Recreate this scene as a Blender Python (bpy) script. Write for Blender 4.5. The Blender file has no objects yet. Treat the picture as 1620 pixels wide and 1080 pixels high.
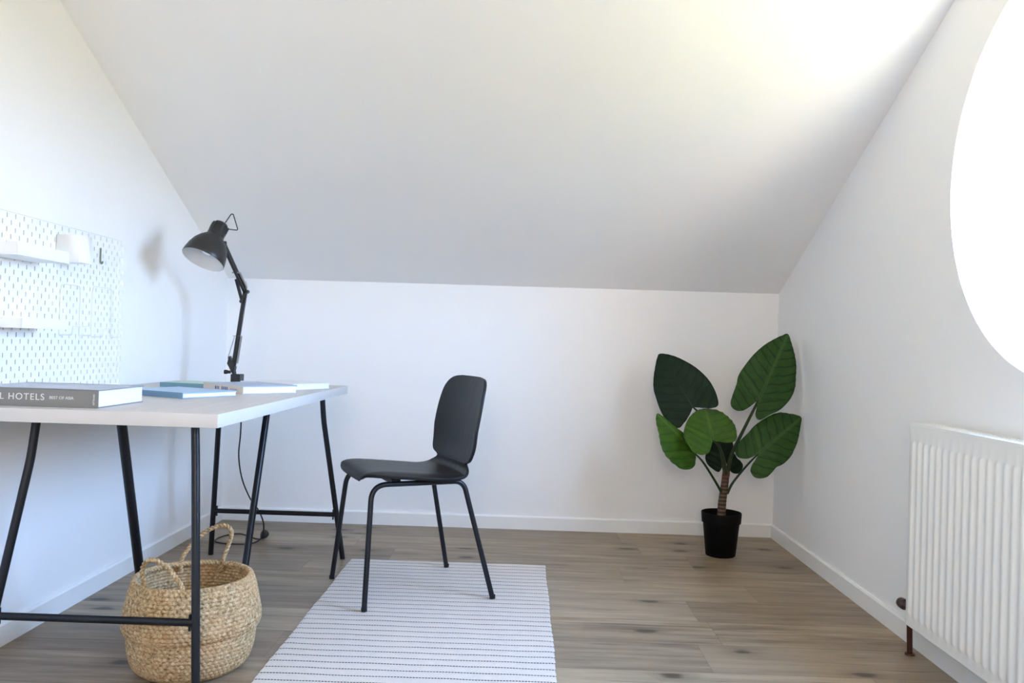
import bpy, bmesh, math, random
from mathutils import Vector, Matrix
random.seed(7)
C = bpy.context.scene.collection
SC = bpy.context.scene
V = Vector

# ------------------------------------------------------------------ helpers
def sock(node, *names):
    for n in names:
        if n in node.inputs: return node.inputs[n]

def new_mat(name, color=(.8, .8, .8), rough=.5, metal=0., spec=.5):
    m = bpy.data.materials.new(name); m.use_nodes = True
    b = m.node_tree.nodes['Principled BSDF']
    b.inputs['Base Color'].default_value = (*color, 1)
    b.inputs['Roughness'].default_value = rough
    b.inputs['Metallic'].default_value = metal
    b.inputs['Specular IOR Level'].default_value = spec
    return m

class NT:
    """small wrapper for building node trees"""
    def __init__(s, mat):
        s.nt = mat.node_tree; s.b = s.nt.nodes.get('Principled BSDF')
    def n(s, t, **kw):
        nd = s.nt.nodes.new(t)
        for k, v in kw.items(): setattr(nd, k, v)
        return nd
    def link(s, a, b): s.nt.links.new(a, b)
    def val(s, sockt, x):
        if isinstance(x, (int, float)): sockt.default_value = x
        elif isinstance(x, tuple): sockt.default_value = x
        else: s.link(x, sockt)
    def math(s, op, a, b=0., c=0.):
        nd = s.n('ShaderNodeMath', operation=op)
        s.val(nd.inputs[0], a); s.val(nd.inputs[1], b); s.val(nd.inputs[2], c)
        return nd.outputs[0]
    def mix(s, f, a, b, mode='MIX'):
        nd = s.n('ShaderNodeMix', data_type='RGBA', blend_type=mode)
        s.val(nd.inputs[0], f)
        s.val(nd.inputs[6], (*a, 1) if isinstance(a, tuple) and len(a) == 3 else a)
        s.val(nd.inputs[7], (*b, 1) if isinstance(b, tuple) and len(b) == 3 else b)
        return nd.outputs[2]
    def ramp(s, f, stops):
        nd = s.n('ShaderNodeValToRGB'); e = nd.color_ramp.elements
        while len(e) < len(stops): e.new(.5)
        for el, (p, c) in zip(e, stops):
            el.position = p; el.color = (*c, 1) if len(c) == 3 else c
        s.link(f, nd.inputs[0]); return nd.outputs[0]
    def noise(s, vec, scale, detail=3., rough=.5, dim='3D'):
        nd = s.n('ShaderNodeTexNoise', noise_dimensions=dim)
        if vec is not None: s.link(vec, nd.inputs['Vector'])
        nd.inputs['Scale'].default_value = scale; nd.inputs['Detail'].default_value = detail
        nd.inputs['Roughness'].default_value = rough
        return nd.outputs['Fac']
    def xyz(s, v):
        nd = s.n('ShaderNodeSeparateXYZ'); s.link(v, nd.inputs[0]); return nd.outputs
    def comb(s, x, y, z):
        nd = s.n('ShaderNodeCombineXYZ')
        for i, a in enumerate((x, y, z)): s.val(nd.inputs[i], a)
        return nd.outputs[0]
    def geo(s): return s.n('ShaderNodeNewGeometry').outputs['Position']
    def bump(s, h, strength=.3, dist=.002):
        nd = s.n('ShaderNodeBump'); nd.inputs['Strength'].default_value = strength
        nd.inputs['Distance'].default_value = dist; s.link(h, nd.inputs['Height'])
        s.link(nd.outputs[0], s.b.inputs['Normal'])

def link_mesh(name, bm, mat, parent=None, smooth=True, angle=40):
    me = bpy.data.meshes.new(name)
    bmesh.ops.recalc_face_normals(bm, faces=bm.faces)
    bm.to_mesh(me); bm.free()
    o = bpy.data.objects.new(name, me); C.objects.link(o)
    mats = mat if isinstance(mat, (list, tuple)) else [mat]
    for m in mats: me.materials.append(m)
    if smooth:
        me.polygons.foreach_set('use_smooth', [True] * len(me.polygons))
        try: me.set_sharp_from_angle(angle=math.radians(angle))
        except Exception: pass
    if parent is not None:
        off = world_loc(parent)
        me.transform(Matrix.Translation(-(off + V(o.location))))
        o.parent = parent
    return o

def world_loc(o):
    l = V(o.location)
    while o.parent is not None:
        o = o.parent; l += V(o.location)
    return l

def set_origin(o, p):
    p = V(p); o.data.transform(Matrix.Translation(-p)); o.location = p

def tag(o, label=None, cat=None, group=None, kind=None):
    if label: o['label'] = label
    if cat: o['category'] = cat
    if group: o['group'] = group
    if kind: o['kind'] = kind
    return o

def thing(name, label, cat, loc, group=None):
    o = bpy.data.objects.new(name, None); C.objects.link(o)
    o.location = loc; o.empty_display_size = .05
    return tag(o, label, cat, group)

def box(bm, lo, hi, mi=0):
    lo, hi = V(lo), V(hi)
    r = bmesh.ops.create_cube(bm, size=1.)
    for v in r['verts']:
        v.co = V([(lo[i] + hi[i]) / 2 + v.co[i] * (hi[i] - lo[i]) for i in range(3)])
    if mi:
        for f in set(f for v in r['verts'] for f in v.link_faces): f.material_index = mi
    return r['verts']

def obox(bm, c, ax, ay, az, mi=0):
    """oriented box: centre, three half-axis vectors"""
    r = bmesh.ops.create_cube(bm, size=2.)
    c, ax, ay, az = V(c), V(ax), V(ay), V(az)
    for v in r['verts']: v.co = c + ax * v.co.x + ay * v.co.y + az * v.co.z
    for f in set(f for v in r['verts'] for f in v.link_faces): f.material_index = mi
    return r['verts']

def bevel(bm, w, segs=2, angle=30):
    es = [e for e in bm.edges if len(e.link_faces) == 2 and e.calc_face_angle(0) > math.radians(angle)]
    bmesh.ops.bevel(bm, geom=es, offset=w, segments=segs, profile=.6, affect='EDGES')

def catmull(pts, n, closed=False):
    pts = [V(p) for p in pts]; out = []; m = len(pts)
    rng = range(m if closed else m - 1)
    for i in rng:
        if closed: p0, p1, p2, p3 = pts[i - 1], pts[i], pts[(i + 1) % m], pts[(i + 2) % m]
        else: p0, p1, p2, p3 = pts[max(i - 1, 0)], pts[i], pts[i + 1], pts[min(i + 2, m - 1)]
        for k in range(n):
            t = k / n
            out.append(.5 * ((2 * p1) + (p2 - p0) * t + (2 * p0 - 5 * p1 + 4 * p2 - p3) * t * t + (3 * p1 - p0 - 3 * p2 + p3) * t ** 3))
    if not closed: out.append(pts[-1])
    return out

def fillet(pts, r, n=8):
    """polyline with rounded corners"""
    pts = [V(p) for p in pts]; out = [pts[0]]
    for i in range(1, len(pts) - 1):
        a, b, c = pts[i - 1], pts[i], pts[i + 1]
        d1, d2 = (a - b), (c - b)
        rr = min(r, d1.length * .48, d2.length * .48)
        p, q = b + d1.normalized() * rr, b + d2.normalized() * rr
        for k in range(n + 1):
            t = k / n
            out.append(p * (1 - t) ** 2 + b * 2 * t * (1 - t) + q * t * t)
    out.append(pts[-1]); return out

def tube(bm, pts, r, seg=12, closed=False, caps=True, radii=None, twist=None):
    pts = [V(p) for p in pts]; n = len(pts); rings = []; prev = None
    for i, p in enumerate(pts):
        if closed: t = pts[(i + 1) % n] - pts[i - 1]
        else: t = pts[min(i + 1, n - 1)] - pts[max(i - 1, 0)]
        t.normalize()
        if prev is None:
            a = V((0, 0, 1)) if abs(t.z) < .9 else V((1, 0, 0))
            x = t.cross(a).normalized()
        else:
            x = (prev - t * prev.dot(t)).normalized()
        prev = x; y = t.cross(x); rr = radii[i] if radii else r; ring = []
        for k in range(seg):
            a = 2 * math.pi * k / seg
            q = rr
            if twist: q = rr * twist(i, a)
            ring.append(bm.verts.new(p + x * math.cos(a) * q + y * math.sin(a) * q))
        rings.append(ring)
    for i in range(n if closed else n - 1):
        A, B = rings[i], rings[(i + 1) % n]
        for k in range(seg):
            bm.faces.new((A[k], A[(k + 1) % seg], B[(k + 1) % seg], B[k]))
    if caps and not closed:
        bm.faces.new(rings[0][::-1]); bm.faces.new(rings[-1])

def lathe(bm, prof, seg=48, origin=(0, 0, 0), axis=None, mi=0):
    """profile of (radius, height) spun about axis"""
    o = V(origin); az = V(axis or (0, 0, 1)).normalized()
    ax = az.cross(V((0, 1, 0)) if abs(az.y) < .9 else V((1, 0, 0))).normalized(); ay = az.cross(ax)
    rings = []
    for r, h in prof:
        if r < 1e-6: rings.append([bm.verts.new(o + az * h)])
        else: rings.append([bm.verts.new(o + az * h + (ax * math.cos(2 * math.pi * k / seg) + ay * math.sin(2 * math.pi * k / seg)) * r) for k in range(seg)])
    for A, B in zip(rings, rings[1:]):
        for k in range(seg):
            k2 = (k + 1) % seg
            if len(A) == 1 and len(B) == 1: continue
            if len(A) == 1: f = bm.faces.new((A[0], B[k], B[k2]))
            elif len(B) == 1: f = bm.faces.new((A[k], A[k2], B[0]))
            else: f = bm.faces.new((A[k], A[k2], B[k2], B[k]))
            f.material_index = mi

def prism(bm, poly, d):
    """extrude a planar polygon (list of 3D points) by vector d"""
    d = V(d); a = [bm.verts.new(V(p)) for p in poly]; b = [bm.verts.new(V(p) + d) for p in poly]; n = len(a)
    bm.faces.new(a); bm.faces.new(b[::-1])
    for i in range(n): bm.faces.new((a[i], b[i], b[(i + 1) % n], a[(i + 1) % n]))

def solidify(o, t, offset=0.):
    m = o.modifiers.new('thickness', 'SOLIDIFY'); m.thickness = t; m.offset = offset
    return m

def subsurf(o, l=1):
    m = o.modifiers.new('smooth', 'SUBSURF'); m.levels = l; m.render_levels = l

def lettering(name, text, size, mat, parent, origin, right, up, depth=.0004, spacing=1.0):
    """raised lettering; origin is the lower left corner of the text line"""
    cu = bpy.data.curves.new(name, 'FONT'); cu.body = text; cu.size = size; cu.extrude = depth; cu.space_character = spacing
    t = bpy.data.objects.new(name, cu); C.objects.link(t)
    dg = bpy.context.evaluated_depsgraph_get()
    me = bpy.data.meshes.new_from_object(t.evaluated_get(dg))
    bpy.data.objects.remove(t); bpy.data.curves.remove(cu)
    r, u = V(right).normalized(), V(up).normalized(); n = r.cross(u)
    M = Matrix(((r.x, u.x, n.x, origin[0]), (r.y, u.y, n.y, origin[1]), (r.z, u.z, n.z, origin[2]), (0, 0, 0, 1)))
    me.transform(M); me.materials.clear(); me.materials.append(mat)
    o = bpy.data.objects.new(name, me); C.objects.link(o)
    me.transform(Matrix.Translation(-world_loc(parent))); o.parent = parent
    return o
# ------------------------------------------------------------------ materials
def paint(name, col, rough=.65, bump=.12):
    m = new_mat(name, col, rough, spec=.3); t = NT(m); p = t.geo()
    f = t.noise(p, 260., 4.); g = t.noise(p, 1.3, 2.)
    t.link(t.mix(g, tuple(c * .985 for c in col), tuple(min(1, c * 1.01) for c in col)), t.b.inputs['Base Color'])
    t.bump(f, bump, .0008); return m
M_wall = paint('white_wall_paint', (.885, .88, .87))
M_ceil = paint('white_ceiling_paint', (.885, .88, .87))
M_trim = new_mat('white_trim_lacquer', (.85, .85, .83), .32)
M_plastic_white = new_mat('white_plastic', (.88, .88, .86), .35)
M_white_metal = new_mat('white_powder_coat', (.87, .87, .85), .4)
M_radiator = new_mat('radiator_enamel', (.85, .85, .82), .3)
M_black_metal = new_mat('black_powder_coat', (.005, .0055, .008), .36, spec=.4)
M_lamp_black = new_mat('dark_grey_lamp_lacquer', (.018, .018, .017), .38)
M_lamp_white = new_mat('white_shade_lining', (.75, .76, .77), .5)
M_chrome = new_mat('steel_spring', (.55, .55, .56), .3, 1.)
M_bulb = new_mat('frosted_bulb_glass', (.9, .9, .92), .25)
M_cable = new_mat('black_cable_rubber', (.01, .01, .012), .5)
M_pot = new_mat('black_pot_plastic', (.0018, .0018, .002), .6, spec=.12)
M_bronze = new_mat('dark_copper_pipe', (.09, .035, .022), .3, .7)
M_brown_cap = new_mat('brown_valve_plastic', (.06, .03, .03), .35)
M_clip = new_mat('grey_hook_metal', (.22, .24, .18), .45)

def mk_floor():
    m = new_mat('grey_brown_oak_laminate', (.3, .25, .2), .42, spec=.35); t = NT(m)
    x, y, z = t.xyz(t.geo())
    W, L = .222, 1.29
    yy = t.math('ADD', y, .0 + .222 * 40 - 3.48)
    row = t.math('FLOOR', t.math('DIVIDE', yy, W))
    wn = t.n('ShaderNodeTexWhiteNoise', noise_dimensions='1D'); t.link(row, wn.inputs['W'])
    xs = t.math('ADD', x, t.math('MULTIPLY', wn.outputs['Value'], 3.7))
    col = t.math('FLOOR', t.math('DIVIDE', xs, L))
    pid = t.comb(row, col, 0.)
    w2 = t.n('ShaderNodeTexWhiteNoise', noise_dimensions='3D'); t.link(pid, w2.inputs['Vector'])
    tone, tint, off = t.xyz(w2.outputs['Color'])
    # grain runs along x
    px = t.math('ADD', x, t.math('MULTIPLY', off, 37.)); py = t.math('ADD', y, t.math('MULTIPLY', tone, 19.))
    gv = t.comb(t.math('MULTIPLY', px, 1.6), t.math('MULTIPLY', py, 16.), 0.)
    g1 = t.noise(gv, 1.6, 6., .62)
    gv2 = t.comb(t.math('MULTIPLY', px, 3.), t.math('MULTIPLY', py, 90.), 0.)
    g2 = t.noise(gv2, 1.5, 5., .6)
    gv3 = t.comb(t.math('MULTIPLY', px, .8), t.math('MULTIPLY', py, 5.), 3.)
    g3 = t.noise(gv3, 1.4, 3., .5)
    base = t.ramp(g1, [(.34, (.130, .092, .059)), (.45, (.245, .186, .126)), (.56, (.350, .276, .193)), (.67, (.45, .366, .266))])
    base = t.mix(t.math('MULTIPLY', t.math('SUBTRACT', 1., t.ramp(g2, [(.35, (0, 0, 0)), (.6, (1, 1, 1))])), .38), base, (.145, .110, .080))
    base = t.mix(t.ramp(g3, [(.40, (0, 0, 0)), (.7, (.55, .55, .55))]), base, (.20, .152, .108))
    # per plank tone
    base = t.mix(t.math('MULTIPLY', t.math('SUBTRACT', tone, .15), .55), base, (.45, .375, .285))
    base = t.mix(t.math('MULTIPLY', t.math('GREATER_THAN', tint, .62), .34), base, (.17, .128, .092))
    base = t.mix(t.math('MULTIPLY', off, .20), base, (.285, .245, .205))
    # knots
    kv = t.comb(t.math('MULTIPLY', px, 2.5), t.math('MULTIPLY', py, 4.6), 0.)
    vo = t.n('ShaderNodeTexVoronoi', feature='F1', voronoi_dimensions='2D'); t.link(kv, vo.inputs['Vector'])
    vo.inputs['Scale'].default_value = .95; vo.inputs['Randomness'].default_value = 1.
    wob = t.noise(gv2, .6, 3.)
    kd = t.math('ADD', vo.outputs['Distance'], t.math('MULTIPLY', t.math('SUBTRACT', wob, .5), .16))
    hasknot = t.math('GREATER_THAN', t.xyz(vo.outputs['Color'])[0], .45)
    knot = t.ramp(kd, [(.0, (1, 1, 1)), (.055, (.9, .9, .9)), (.10, (.28, .28, .28)), (.24, (0, 0, 0))])
    base = t.mix(t.math('MULTIPLY', t.math('MULTIPLY', knot, hasknot), .95), base, (.045, .032, .024))
    # long dark cracks
    cr = t.noise(t.comb(t.math('MULTIPLY', px, 2.2), t.math('MULTIPLY', py, 46.), 9.), 1.2, 2., .4)
    base = t.mix(t.ramp(cr, [(.66, (0, 0, 0)), (.73, (.7, .7, .7))]), base, (.09, .07, .058))
    # seams
    fy = t.math('FRACT', t.math('DIVIDE', yy, W)); fx = t.math('FRACT', t.math('DIVIDE', xs, L))
    sy = t.math('LESS_THAN', t.math('MINIMUM', fy, t.math('SUBTRACT', 1., fy)), .0065)
    sx = t.math('LESS_THAN', t.math('MINIMUM', fx, t.math('SUBTRACT', 1., fx)), .0011)
    seam = t.math('MAXIMUM', sy, t.math('MULTIPLY', sx, .55))
    base = t.mix(t.math('MULTIPLY', seam, .62), base, (.08, .062, .05))
    base = t.mix(1., base, (1.05, .995, .91), 'MULTIPLY')
    t.link(base, t.b.inputs['Base Color'])
    t.link(t.ramp(g2, [(.3, (.5, .5, .5)), (.7, (.36, .36, .36))]), t.b.inputs['Roughness'])
    t.bump(t.math('SUBTRACT', g2, t.math('MULTIPLY', seam, 1.5)), .12, .0012)
    return m
M_floor = mk_floor()

def mk_tabletop():
    m = new_mat('white_stained_oak_laminate', (.7, .65, .6), .38); t = NT(m)
    x, y, z = t.xyz(t.geo())
    g = t.noise(t.comb(t.math('MULTIPLY', x, 26.), t.math('MULTIPLY', y, 2.2), t.math('MULTIPLY', z, 26.)), 2., 5., .6)
    t.link(t.ramp(g, [(.3, (.49, .44, .40)), (.55, (.54, .49, .445)), (.75, (.585, .535, .49))]), t.b.inputs['Base Color'])
    t.bump(g, .06, .0006); return m
M_top = mk_tabletop()
M_edge = new_mat('off_white_edge_band', (.63, .605, .575), .4)

def mk_chair():
    m = new_mat('black_stained_ash_veneer', (.02, .02, .02), .42, spec=.35); t = NT(m)
    tc = t.n('ShaderNodeTexCoord').outputs['UV']; u, v, _ = t.xyz(tc)
    g = t.noise(t.comb(t.math('MULTIPLY', u, 160.), t.math('MULTIPLY', v, 6.), 0.), 1., 4., .6)
    t.link(t.ramp(g, [(.35, (.004, .004, .0045)), (.6, (.007, .007, .0075)), (.8, (.011, .011, .0115))]), t.b.inputs['Base Color'])
    t.link(t.ramp(g, [(.3, (.36, .36, .36)), (.7, (.5, .5, .5))]), t.b.inputs['Roughness'])
    t.bump(g, .12, .0005); return m
M_chair = mk_chair()

RUG_P = .045; RUG_Y0 = 3.452
def mk_rug():
    m = new_mat('white_cotton_flatweave', (.72, .7, .69), .9, spec=.1); t = NT(m)
    x, y, z = t.xyz(t.geo())
    s = t.math('DIVIDE', t.math('SUBTRACT', RUG_Y0 - .010, y), RUG_P)
    wig = t.math('MULTIPLY', t.math('SUBTRACT', t.noise(t.comb(t.math('MULTIPLY', x, 5.), t.math('MULTIPLY', y, 9.), 0.), 1., 2.), .5), .22)
    f = t.math('FRACT', t.math('ADD', s, wig))
    line = t.math('LESS_THAN', t.math('ABSOLUTE', t.math('SUBTRACT', f, .5)), .058)
    dash = t.math('GREATER_THAN', t.math('SINE', t.math('MULTIPLY', x, 2 * math.pi / .0085)), -.35)
    ink = t.math('MULTIPLY', line, t.math('ADD', t.math('MULTIPLY', dash, .70), .36))
    # woven ribs
    wx = t.math('SINE', t.math('MULTIPLY', x, 2 * math.pi / .0085))
    wy = t.math('SINE', t.math('MULTIPLY', y, 2 * math.pi / .0075))
    weave = t.math('MULTIPLY', wx, wy)
    n = t.noise(t.geo(), 90., 3.)
    base = t.mix(n, (.675, .615, .555), (.81, .735, .665))
    base = t.mix(t.math('MULTIPLY', t.math('ADD', weave, 1.), .10), base, (.52, .49, .48))
    t.link(t.mix(ink, base, (.035, .032, .035)), t.b.inputs['Base Color'])
    t.bump(t.math('ADD', weave, t.math('MULTIPLY', n, .6)), .5, .0016)
    return m
M_rug = mk_rug()

def mk_seagrass(name, dark=1.):
    m = new_mat(name, (.5, .36, .2), .75, spec=.25); t = NT(m); p = t.geo()
    x, y, z = t.xyz(p)
    n1 = t.noise(p, 120., 3., .7); n2 = t.noise(p, 9., 2.); n3 = t.noise(t.comb(x, y, t.math('MULTIPLY', z, 3.)), 45., 2.)
    base = t.ramp(n1, [(.30, (.15, .08, .034)), (.43, (.37, .24, .115)), (.57, (.55, .405, .23)), (.72, (.70, .56, .38))])
    base = t.mix(t.ramp(n3, [(.52, (0, 0, 0)), (.68, (.5, .5, .5))]), base, (.37, .29, .15))
    base = t.mix(t.ramp(n2, [(.45, (0, 0, 0)), (.7, (.42, .42, .42))]), base, (.60, .35, .175))
    t.link(base, t.b.inputs['Base Color']); t.bump(n1, .5, .002); return m
M_basket = mk_seagrass('woven_seagrass')
M_rope = mk_seagrass('twisted_seagrass_rope')

def mk_leaf(name, c_lo, c_hi, c_vein, c_mid, trans=.15):
    m = new_mat(name, c_hi, .42, spec=.2); t = NT(m)
    uv = t.n('ShaderNodeUVMap', uv_map='leaf').outputs[0]; u, v, _ = t.xyz(uv)   # u across, v along the midrib, in metres
    au = t.math('ABSOLUTE', u)
    n = t.noise(uv, 22., 4.); nb = t.noise(uv, 150., 3.)
    base = t.mix(t.ramp(n, [(.3, (0, 0, 0)), (.7, (1, 1, 1))]), c_lo, c_hi)
    s = t.math('DIVIDE', t.math('SUBTRACT', v, t.math('MULTIPLY', au, t.math('ADD', .55, t.math('MULTIPLY', au, 1.2)))), .047)
    s = t.math('ADD', s, t.math('MULTIPLY', t.math('SUBTRACT', n, .5), .75))
    fr = t.math('ABSOLUTE', t.math('SUBTRACT', t.math('FRACT', s), .5))
    vein = t.ramp(fr, [(.0, (1, 1, 1)), (.045, (.8, .8, .8)), (.12, (0, 0, 0))])
    base = t.mix(t.math('MULTIPLY', vein, .9), base, c_vein)
    halo = t.ramp(fr, [(.2, (0, 0, 0)), (.5, (.22, .22, .22))])
    base = t.mix(halo, base, c_hi)
    mid = t.ramp(au, [(.0, (1, 1, 1)), (.0035, (.9, .9, .9)), (.009, (0, 0, 0))])
    base = t.mix(t.math('MULTIPLY', mid, .8), base, c_mid)
    t.link(base, t.b.inputs['Base Color'])
    t.bump(t.math('ADD', t.math('MULTIPLY', vein, -1.), t.math('MULTIPLY', nb, .25)), .35, .0025)
    # thin leaf lets some light through
    out = t.nt.nodes['Material Output']
    tr = t.n('ShaderNodeBsdfTranslucent'); t.link(base, tr.inputs['Color'])
    mx = t.n('ShaderNodeMixShader'); mx.inputs[0].default_value = trans
    t.link(t.b.outputs[0], mx.inputs[1]); t.link(tr.outputs[0], mx.inputs[2]); t.link(mx.outputs[0], out.inputs['Surface'])
    return m
M_leaf_dark = mk_leaf('dark_green_leaf', (.003, .013, .0055), (.007, .026, .009), (.003, .009, .005), (.006, .020, .008), .03)
M_leaf_mid = mk_leaf('mid_green_leaf', (.016, .050, .008), (.030, .082, .013), (.009, .026, .006), (.055, .115, .026), .08)
M_leaf_bright = mk_leaf('light_green_leaf', (.036, .092, .009), (.060, .140, .014), (.032, .075, .009), (.085, .165, .028), .12)
M_stem = new_mat('green_stalk', (.020, .042, .012), .5, spec=.25)
def mk_trunk():
    m = new_mat('ringed_brown_trunk', (.12, .06, .035), .7); t = NT(m); x, y, z = t.xyz(t.geo())
    n = t.noise(t.geo(), 60., 4.)
    r = t.math('SINE', t.math('ADD', t.math('MULTIPLY', z, 2 * math.pi / .017), t.math('MULTIPLY', n, 3.)))
    b = t.ramp(t.math('MULTIPLY_ADD', r, .5, .5), [(.2, (.035, .018, .010)), (.6, (.095, .052, .028)), (.9, (.14, .085, .048))])
    top = t.ramp(t.math('MULTIPLY', t.math('SUBTRACT', z, .27), 8.), [(.3, (0, 0, 0)), (.8, (.75, .75, .75))])
    t.link(t.mix(top, b, (.10, .030, .016)), t.b.inputs['Base Color']); t.bump(r, .4, .002); return m
M_trunk = mk_trunk()
def mk_soil():
    m = new_mat('dark_potting_soil', (.01, .008, .006), .95); t = NT(m); n = t.noise(t.geo(), 120., 4.)
    t.link(t.ramp(n, [(.3, (.004, .003, .003)), (.7, (.03, .02, .014))]), t.b.inputs['Base Color']); t.bump(n, .8, .004); return m
M_soil = mk_soil()
def cover(name, col, rough=.4, var=.12, scale=14.):
    m = new_mat(name, col, rough); t = NT(m); n = t.noise(t.geo(), scale, 3.)
    t.link(t.mix(n, tuple(c * (1 - var) for c in col), tuple(min(1, c * (1 + var)) for c in col)), t.b.inputs['Base Color']); return m
M_bk_grey = cover('grey_book_cloth', (.215, .212, .20), .5, .06)
M_bk_dark = cover('dark_book_jacket', (.30, .30, .33), .25, .35, 9.)
M_bk_blue = cover('pale_blue_book_cover', (.36, .52, .70), .4)
M_bk_bluesp = cover('slate_blue_book_spine', (.16, .30, .46), .45)
M_bk_teal = cover('teal_book_cover', (.17, .34, .43), .45, .1)
M_bk_green = cover('pale_green_book_cover', (.42, .60, .50), .45, .2, 20.)
M_bk_beige = cover('beige_book_spine', (.66, .60, .54), .5, .08)
M_bk_sky = cover('grey_blue_book_cover', (.42, .50, .64), .35, .3, 7.)
M_bk_white = cover('white_book_cover', (.82, .82, .84), .45, .05)
M_ink_white = new_mat('white_lettering', (.75, .75, .73), .5)
M_ink_blue = new_mat('blue_lettering', (.03, .09, .30), .5)
M_ink_mauve = new_mat('mauve_lettering', (.35, .26, .38), .5)
def mk_pages():
    m = new_mat('book_pages', (.85, .85, .83), .8); t = NT(m); x, y, z = t.xyz(t.geo())
    s = t.noise(t.comb(t.math('MULTIPLY', x, 3.), t.math('MULTIPLY', y, 3.), t.math('MULTIPLY', z, 1600.)), 1., 2.)
    t.link(t.mix(s, (.74, .74, .73), (.90, .90, .89)), t.b.inputs['Base Color']); return m
M_pages = mk_pages()
def mk_glass():
    m = bpy.data.materials.new('window_glass'); m.use_nodes = True; t = NT(m); t.nt.nodes.remove(t.b)
    tr = t.n('ShaderNodeBsdfTransparent'); gl = t.n('ShaderNodeBsdfGlossy'); gl.inputs['Roughness'].default_value = .02
    fr = t.n('ShaderNodeLayerWeight'); fr.inputs['Blend'].default_value = .5
    mx = t.n('ShaderNodeMixShader'); t.link(t.math('MULTIPLY_ADD', t.math('POWER', fr.outputs['Facing'], 5.), .55, .04), mx.inputs[0]); t.link(tr.outputs[0], mx.inputs[1]); t.link(gl.outputs[0], mx.inputs[2])
    t.link(mx.outputs[0], t.nt.nodes['Material Output'].inputs['Surface']); return m
M_glass = mk_glass()
LEAVES = {
'L1': ((0.7754, 3.74, 0.6653), (-0.4239, 0.463, 0.7785), (-0.3009, -0.8827, 0.3611), [(0.0, 0.3076), (0.0369, 0.2756), (0.0708, 0.2282), (0.1048, 0.1615), (0.124, 0.0915), (0.1255, 0.0331), (0.1141, -0.023), (0.0972, -0.0505), (0.0663, -0.0461), (0.0361, -0.0223), (0.0117, -0.0081), (0.0, 0.0), (-0.0219, -0.0184), (-0.0699, -0.0463), (-0.1032, -0.0542), (-0.1239, -0.0178), (-0.134, 0.0278), (-0.1312, 0.0765), (-0.1212, 0.1279), (-0.1109, 0.1669), (-0.0843, 0.2163), (-0.052, 0.2629), (-0.02, 0.2997)]),
'L2': ((1.0703, 3.72, 0.7169), (0.4417, 0.3239, 0.8367), (0.0, -0.9326, 0.361), [(-0.0, 0.3532), (0.0312, 0.3158), (0.0634, 0.2694), (0.0898, 0.2206), (0.1077, 0.1678), (0.1216, 0.1259), (0.1253, 0.079), (0.1163, 0.0317), (0.0965, -0.015), (0.0683, -0.054), (0.0404, -0.0928), (0.0164, -0.09), (0.0055, -0.0575), (0.0006, -0.0179), (0.0, -0.0), (-0.0143, -0.0379), (-0.0358, -0.0795), (-0.0595, -0.1018), (-0.09, -0.1024), (-0.1074, -0.0815), (-0.114, -0.0364), (-0.1169, 0.011), (-0.1245, 0.0565), (-0.1184, 0.1096), (-0.1026, 0.181), (-0.0752, 0.2528), (-0.0447, 0.3036), (-0.0222, 0.3323)]),
'L3': ((0.8275, 3.56, 0.5393), (0.0344, 0.8146, 0.579), (0.0999, -0.5793, 0.809), [(-0.0, 0.2239), (0.0313, 0.2268), (0.0689, 0.2145), (0.1019, 0.1739), (0.1194, 0.127), (0.1194, 0.0695), (0.1094, 0.0315), (0.0857, 0.0008), (0.0577, -0.0078), (0.0255, -0.0085), (0.0075, -0.0041), (0.0, 0.0), (-0.0101, -0.0348), (-0.0199, -0.0675), (-0.0338, -0.0929), (-0.0564, -0.1062), (-0.082, -0.102), (-0.0984, -0.0862), (-0.1167, -0.0397), (-0.1242, -0.0019), (-0.1217, 0.0305), (-0.1085, 0.0818), (-0.0897, 0.1271), (-0.0592, 0.1756), (-0.03, 0.2091)]),
'L4': ((0.7662, 3.62, 0.4743), (-0.7036, 0.0943, 0.7043), (0.4056, -0.7605, 0.507), [(0.0, 0.2351), (0.0145, 0.2137), (0.0207, 0.175), (0.0271, 0.1292), (0.0337, 0.0765), (0.0204, 0.032), (0.0, 0.0), (-0.0244, -0.0218), (-0.0594, -0.035), (-0.0957, -0.0242), (-0.1218, -0.0), (-0.1323, 0.0344), (-0.1295, 0.0851), (-0.1079, 0.1351), (-0.0734, 0.1762), (-0.0344, 0.2151)]),
'L5': ((1.0614, 3.66, 0.4815), (0.7668, 0.2853, 0.5749), (0.0201, -0.906, 0.4228), [(0.0, 0.2658), (-0.0227, 0.2592), (-0.0479, 0.238), (-0.0747, 0.2089), (-0.0916, 0.1697), (-0.1006, 0.118), (-0.1031, 0.0693), (-0.0971, 0.0263), (-0.0936, -0.014), (-0.0877, -0.0564), (-0.0744, -0.0832), (-0.0556, -0.0973), (-0.0302, -0.0863), (-0.0105, -0.0606), (-0.0016, -0.024), (0.0, 0.0), (0.0125, -0.0309), (0.0183, -0.0669), (0.032, -0.0924), (0.0577, -0.102), (0.0813, -0.0897), (0.0976, -0.0611), (0.0971, -0.0242), (0.0927, 0.0078), (0.1008, 0.0454), (0.0973, 0.0954), (0.0838, 0.1329), (0.0682, 0.1681), (0.0409, 0.211), (0.0201, 0.2406)]),
'L6': ((0.9539, 3.86, 0.4226), (-0.1098, 0.504, 0.8567), (0.0, -0.8619, 0.507), [(0.0, 0.1253), (0.0342, 0.1195), (0.0556, 0.0957), (0.0562, 0.0579), (0.0506, 0.0271), (0.06, -0.0046), (0.0774, -0.0305), (0.0714, -0.0575), (0.0498, -0.077), (0.0221, -0.0719), (0.0065, -0.0373), (-0.0, -0.0), (-0.0162, -0.0356), (-0.0392, -0.063), (-0.0647, -0.0471), (-0.0865, -0.0119), (-0.085, 0.0188), (-0.066, 0.0609), (-0.0329, 0.1087)]),
}
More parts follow.
